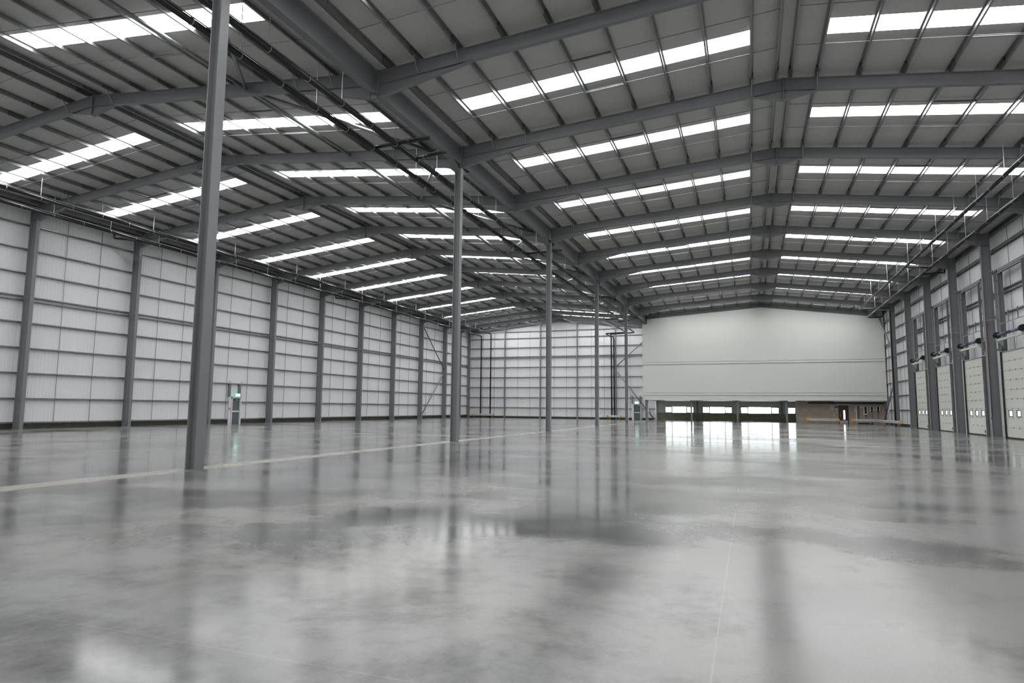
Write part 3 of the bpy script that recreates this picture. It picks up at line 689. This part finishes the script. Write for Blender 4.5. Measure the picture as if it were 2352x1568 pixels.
# clutter by the corner column
fix('isolator_box', 'white isolator box beside the slanting corner brace', 'box', (29.9, 30.1, 78.6, 78.8, 1.55, 2.2), 'white', [('lid', (29.89, 29.9, 78.62, 78.78, 1.6, 2.15), 'cabgrey')])
tag(MB().tube([(29.0, 71.4, .02), (29.0, 71.4, 13.0)], .028, 8).build('conduit', 'galv'), 'thin pale conduit beside the black downpipe on the door wall', 'pipe')
fix('floor_box', 'low black box on the floor behind the angled crash barrier', 'box', (26.9, 28.6, 80.75, 81.1, 0, .13), 'black', [('lid', (26.95, 28.55, 80.8, 81.05, .13, .15), 'dark')])

# ------------------------------------------------------------------ crash barriers
wp = [(0, -.165), (.03, -.15), (.085, -.11), (.085, -.06), (.0, -.025), (.0, .025), (.085, .06), (.085, .11), (.03, .15), (0, .165),
      (-.012, .16), (.02, .14), (.072, .105), (.072, .065), (-.012, .03), (-.012, -.03), (.072, -.065), (.072, -.105), (.02, -.14), (-.012, -.16)]
def barrier(label, pts, posts, z=.49):
    t = thing('crash_barrier', label, 'barrier', (pts[0][0], pts[0][1], 0), 'crash barriers')
    for i in range(len(pts)-1):
        a, b = Vector((*pts[i], z)), Vector((*pts[i+1], z)); d = (b-a).normalized(); nrm = Vector((d.y, -d.x, 0))
        part(MB().prof(wp, a, b, nrm, (0, 0, 1)), 'rail', 'barrier', t)
    for e, o in ((pts[0], pts[1]), (pts[-1], pts[-2])):
        a = Vector((*e, z)); d = (Vector((*o, z))-a).normalized(); nrm = Vector((d.y, -d.x, 0))
        if nrm.y > 0 or (abs(nrm.y) < .3 and nrm.x > 0): nrm = -nrm
        p0 = a-d*.06; p1 = a+d*.26
        part(MB().prof([(-.03, -.185), (.05, -.19), (.115, -.13), (.115, -.04), (.06, 0), (.115, .04), (.115, .13), (.05, .19), (-.03, .185)], p0, p1, nrm, (0, 0, 1)), 'end_cap', 'orange', t)
    for (x, y) in posts: part(MB().box(x-.05, x+.05, y+.03, y+.13, 0, .6), 'post', 'galv', t)
barrier('straight crash barrier with orange ends beside the brown door', [(20.82, 80.3), (24.6, 80.3)], [(21.4, 80.3), (22.8, 80.3), (24.1, 80.3)])
barrier('angled crash barrier with orange ends in front of the chargers', [(26.1, 80.3), (28.6, 80.3), (29.03, 66.8)], [(26.7, 80.3), (28.2, 80.3), (28.72, 76), (28.85, 72), (28.97, 67.6)])
barrier('crash barrier with orange ends guarding the downpipes near the plain side wall', [(-31.0, 88.7), (-26.85, 88.7)], [(-30.55, 88.7), (-28.85, 88.7), (-27.25, 88.7)])
barrier('short crash barrier with orange ends guarding the paired downpipes by the exit door', [(-7.6, 88.7), (-5.25, 88.7)], [(-7.15, 88.7), (-5.65, 88.7)])

# ------------------------------------------------------------------ personnel doors and exit signs
def pdoor(name, label, o, u, v):
    """o = hinge-side foot, u = along the wall, v = into the hall"""
    o, u, v = Vector(o), Vector(u), Vector(v)
    d = thing(name, label, 'door', o, None, 'structure')
    def bx(u0, u1, v0, v1, z0, z1):
        m_ = MB(); c = [o+u*a+v*b+Vector((0, 0, z)) for z in (z0, z1) for b in (v0, v1) for a in (u0, u1)]
        m_.add(c, [(0, 2, 3, 1), (4, 5, 7, 6), (0, 1, 5, 4), (2, 6, 7, 3), (0, 4, 6, 2), (1, 3, 7, 5)]); return m_
    def j(*bs):
        m_ = MB()
        for b in bs: q = bx(*b); m_.add(q.v, q.f)
        return m_
    part(j((-.1, -.02, 0, .3, 0, 2.5), (1.0, 1.1, 0, .3, 0, 2.5), (-.1, 1.1, 0, .3, 2.38, 2.5)), 'door_frame', 'white', d)
    part(bx(-.02, 1.0, .1, .15, .01, 2.38), 'door_leaf', 'doorgrey', d)
    part(j((.05, .93, .15, .23, 1.06, 1.2),), 'push_bar', 'silver', d)
    part(bx(.55, .8, .15, .2, 2.2, 2.26), 'closer', 'silver', d)
    part(j((-.38, -.18, .0, .2, 2.5, 3.77), (.9, 1.1, .0, .2, 2.5, 3.77)), 'trimmer_post', 'steel', d)
    part(j((-.34, -.12, .0, .2, 0, 2.5), (1.12, 1.22, .0, .2, 0, 2.5)), 'jamb_lining', 'liner', d)
    return bx
bx = pdoor('door_1', 'slate-grey exit door with a push bar in the plain side wall', (LS+.02, 35.25, 0), (0, 1, 0), (1, 0, 0))
def sign(label, c, u, v):
    c, u, v = Vector(c), Vector(u), Vector(v)
    t = thing('exit_sign', label, 'exit sign', c, 'exit signs')
    def bx(u0, u1, v0, v1, z0, z1):
        m_ = MB(); p = [c+u*a+v*b+Vector((0, 0, z)) for z in (z0, z1) for b in (v0, v1) for a in (u0, u1)]
        m_.add(p, [(0, 2, 3, 1), (4, 5, 7, 6), (0, 1, 5, 4), (2, 6, 7, 3), (0, 4, 6, 2), (1, 3, 7, 5)]); return m_
    part(bx(-.3, .3, 0, .07, 0, .3), 'housing', 'exitgreen', t)
    lf_ = part(bx(-.27, .27, .07, .085, .03, .27), 'lit_face', 'exit', t)
    m_ = MB()   # running figure and arrow
    for (a, b, z0, z1) in ((-.16, -.12, .17, .21), (-.18, -.10, .10, .17), (-.20, -.15, .06, .10), (-.11, -.06, .06, .10), (.04, .18, .13, .16), (.14, .17, .09, .20)): q = bx(a, b, .085, .088, z0, z1); m_.add(q.v, q.f)
    part(m_, 'pictogram', 'exitgreen', lf_)
sign('lit green exit sign above the exit door in the plain side wall', (LS+.36, 35.75, 2.53), (0, 1, 0), (1, 0, 0))
pdoor('door_2', 'slate-grey exit door with a push bar in the far end wall', (-3.55, YB-.02, 0), (1, 0, 0), (0, -1, 0))
sign('lit green exit sign above the exit door in the far end wall', (-3.1, YB-.36, 2.53), (1, 0, 0), (0, -1, 0))
t = thing('call_point', 'small red call point beside the exit door in the plain side wall', 'alarm', (LS+.3, 34.95, 1.38), None)
part(MB().box(LS+.25, LS+.31, 34.9, 35.02, 1.34, 1.47), 'body', 'red', t); part(MB().box(LS+.31, LS+.315, 34.93, 34.99, 1.37, 1.43), 'face_plate', 'white', t)
for y, w in ((34.85, 'camera'), (36.4, 'far')):
    t = thing('alarm_sounder', f'small red and white sounder above the exit door, {w}-end one', 'alarm', (LS+.25, y, 3.9), 'sounders')
    part(MB().tube([(LS+.2, y, 3.95), (LS+.3, y, 3.95)], .08, 14), 'body', 'white', t); part(MB().tube([(LS+.3, y, 3.95), (LS+.32, y, 3.95)], .035, 14), 'front_disc', 'red', t)

# ------------------------------------------------------------------ loading doors
DXf = 29.62
dn = ['nearest visible', 'second visible', 'third visible', 'farthest']
proto = None
def ldoor(i, c):
    d = thing(f'door_{4+i}', f'cream sectional loading door with small panes, {dn[i]} of four', 'door', (DXf, c, 0), 'loading doors', 'structure')
    h = .615; x0, x1 = DXf, DXf+.05
    for k in range(9):
        z0, z1 = .1+k*h, .1+(k+1)*h-.022
        m_ = MB()
        if k == 2:
            ys = [c-2.15]
            for w in (-1.41, -.05, 1.31): ys += [c+w-.34, c+w+.34]
            ys.append(c+2.15)
            for a in range(0, len(ys), 2): m_.box(x0, x1, ys[a], ys[a+1], z0, z1)
            for w in (-1.41, -.05, 1.31): m_.box(x0, x1, c+w-.34, c+w+.34, z0, 1.42); m_.box(x0, x1, c+w-.34, c+w+.34, 1.82, z1)
        else: m_.box(x0, x1, c-2.15, c+2.15, z0, z1)
        m_.box(x0+.035, x1+.01, c-2.15, c+2.15, z1-.02, z1+.03)
        part(m_, 'door_section', 'doorpanel', d)
    for w in (-1.41, -.05, 1.31):
        wf = part(MB().box(x0-.012, x1+.012, c+w-.36, c+w-.30, 1.40, 1.84).box(x0-.012, x1+.012, c+w+.30, c+w+.36, 1.40, 1.84).box(x0-.012, x1+.012, c+w-.30, c+w+.30, 1.40, 1.45).box(x0-.012, x1+.012, c+w-.30, c+w+.30, 1.79, 1.84), 'window_frame', 'dark', d)
        part(MB().box(x0+.02, x0+.026, c+w-.30, c+w+.30, 1.45, 1.79), 'pane', 'daypane', wf)
    hp = None
    for k in range(1, 9):
        for w in (-.95, 0, .95):
            if hp is None: hp = part(MB().box(x0-.025, x0, c+w-.03, c+w+.03, .1+k*h-.055, .1+k*h+.045), 'hinge', 'grey', d); k0, w0 = k, w
            else:
                q = hp.copy(); COL.objects.link(q); q.location.z = hp.location.z+(k-k0)*h; q.location.y = hp.location.y+w-w0
    for s in (-1, 1):
        m_ = MB()
        for k in range(1, 10): m_.box(x0-.03, x0, c+s*2.12-.04, c+s*2.12+.04, .1+k*h-.06, .1+k*h+.05)
        part(m_, 'edge_bracket', 'galv', d)
        part(MB().box(x0-.1, x0+.08, c+s*2.19-.03, c+s*2.19+.03, 0, 5.7), 'guide_rail', 'dark' if s > 0 else 'galv', d)
    part(MB().box(x0+.06, RS+.02, c-2.2, c-2.1, 0, 5.7).box(x0+.06, RS+.02, c+2.1, c+2.2, 0, 5.7).box(x0+.06, RS+.02, c-2.1, c+2.1, 5.56, 5.7), 'reveal', 'grey', d)
    part(MB().box(x0-.005, x1+.005, c-2.15, c+2.15, 0, .1), 'bottom_seal', 'dark', d)
    part(MB().box(x0-.03, x1, c-2.15, c+2.15, .1+9*h-.02, .1+9*h+.05), 'top_bar', 'galv', d)
    part(MB().box(x0-.03, x0, c-1.72, c-1.58, .2, .42), 'pull_handle', 'black', d)
    part(MB().box(x0-.06, x0, c-2.14, c-1.98, .92, .99), 'slide_bolt', 'black', d)
    return d
def lgear(i, c):
    x = 29.42; z = 6.8
    t = thing('lifting_gear', f'blue spring shaft with black drums above the {dn[i]} loading door', 'door gear', (x, c, 6.4), 'lifting gear')
    part(MB().tube([(x, c-2.3, z), (x, c+2.3, z)], .025, 10), 'shaft', 'silver', t)
    for s in (-1, 1):
        part(MB().tube([(x, c+s*.35, z), (x, c+s*2.0, z)], .095, 14), 'spring', 'blue', t)
        part(MB().tube([(x, c+s*2.08, z), (x, c+s*2.12, z)], .21, 18).tube([(x, c+s*2.12, z), (x, c+s*2.26, z)], .16, 18).tube([(x, c+s*2.26, z), (x, c+s*2.30, z)], .21, 18), 'drum', 'black', t)
        part(MB().prism([(x-.1, c+s*2.22-.01, z-.33), (x+.35, c+s*2.22-.01, z-.75), (x+.35, c+s*2.22-.01, z-.05), (x-.1, c+s*2.22-.01, z-.1)], (0, .02, 0)), 'bracket', 'mint', t)
    part(MB().box(x-.06, x+.02, c-.22, c+.22, z-.09, z+.09), 'coupling', 'brass' if i in (2, 3) else 'dark', t)
    part(MB().box(x-.02, x+.1, c-2.25, c+2.25, z-.40, z-.26), 'support_bar', 'mint' if i == 0 else 'cream', t)
    part(MB().bar((x+.2, c-2.2, 7.55), (x+.2, c+2.2, 7.55), .05, .05), 'slotted_channel', 'galv', t)
    part(MB().bar((x+.2, c-1.0, 7.55), (x+.2, c-1.0, 8.3), .05, .05).bar((x+.2, c+.6, 7.55), (x+.2, c+.6, 8.3), .05, .05), 'hanger', 'galv', t)
def lframe(i, c):
    t = thing('door_frame', f'grey steel trimmer frame rising above the {dn[i]} loading door', 'door frame', (29.85, c, 0), 'loading door frames')
    for s in (-1, 1):
        part(MB().ibeam((29.86, c+s*2.42, 0), (29.86, c+s*2.42, 11.3), (0, 1, 0), (1, 0, 0), .2, .3, .016, .012), 'jamb', 'steel', t)
        m_ = MB().box(29.50, 29.66, c+s*2.36-.02, c+s*2.36+.02, 5.75, 11.0)
        for k in range(6): m_.box(29.50, 29.70, c+s*2.36-.04, c+s*2.36+.04, 6.0+k*.9, 6.06+k*.9)
        part(m_, 'lift_track', 'galv', t)
    part(MB().ibeam((29.86, c-2.52, 11.2), (29.86, c+2.52, 11.2), (0, 0, 1), (1, 0, 0), .2, .3, .016, .012), 'header', 'steel', t)
    part(MB().bar((29.7, c-2.2, 11.02), (29.7, c+2.2, 11.02), .05, .03), 'edge_strip', 'silver', t)
    part(MB().box(29.4, 29.9, c+2.5, c+2.95, 11.22, 11.26), 'tie_plate', 'galv', t)
    part(MB().box(29.4, 29.9, c+2.35, c+2.95, 5.86, 5.92), 'tie_plate', 'galvd', t)
for i, c in enumerate(DC): ldoor(i, c); lgear(i, c); lframe(i, c)
for k, w in ((5, 'nearest and second'), (7, 'third and farthest')):
    y = 8*k-.1
    tag(MB().tube([(RW+.05, y-.03, 1.3), (RW+.05, y-.03, 8.2)], .011, 8).build('pull_cord', 'cable_red'), f'thin red cable down the column between the {w} loading doors', 'cable', 'red cables')
    t = thing('call_point', f'small red call point on the column between the {w} loading doors', 'alarm', (RW-.03, y, 1.2), None)
    part(MB().box(RW-.06, RW-.003, y-.07, y+.07, 1.2, 1.34), 'body', 'red', t); part(MB().box(RW-.064, RW-.06, y-.04, y+.04, 1.23, 1.31), 'face_plate', 'white', t)

# ------------------------------------------------------------------ world, camera, view
w = bpy.data.worlds.new('overcast_sky'); sc.world = w; w.use_nodes = True
bg = w.node_tree.nodes['Background']; bg.inputs['Color'].default_value = (.96, .98, 1.0, 1); bg.inputs['Strength'].default_value = 17.0

f, pitch, yaw, roll = 1479.81528, .10257, .35299, .00885
cyw, syw, cp, sp = math.cos(yaw), math.sin(yaw), math.cos(pitch), math.sin(pitch)
F = Vector((-syw*cp, cyw*cp, sp)); Rr = Vector((cyw, syw, 0)); U = Rr.cross(F)
Rt = Rr*math.cos(roll) + U*math.sin(roll); Up = -Rr*math.sin(roll) + U*math.cos(roll)
cam = bpy.data.cameras.new('camera'); co = bpy.data.objects.new('camera', cam); COL.objects.link(co)
cam.sensor_fit = 'HORIZONTAL'; cam.sensor_width = 36; cam.lens = f*36/2352; cam.clip_end = 800; cam.clip_start = .05
mw = Matrix((Rt, Up, -F)).transposed().to_4x4(); mw.translation = Vector((13.79856, -13.29872, 1.7024)); co.matrix_world = mw
sc.camera = co
vs = sc.view_settings; vs.view_transform = 'Standard'; vs.look = 'None'; vs.exposure = 0.08; vs.gamma = 1.0; vs.use_curve_mapping = False
sc.cycles.use_denoising = True
sc.cycles.use_adaptive_sampling = True; sc.cycles.adaptive_threshold = .02; sc.cycles.max_bounces = 8; sc.cycles.diffuse_bounces = 5; sc.cycles.glossy_bounces = 5; sc.cycles.transparent_max_bounces = 12
sc.cycles.sample_clamp_indirect = 8.0
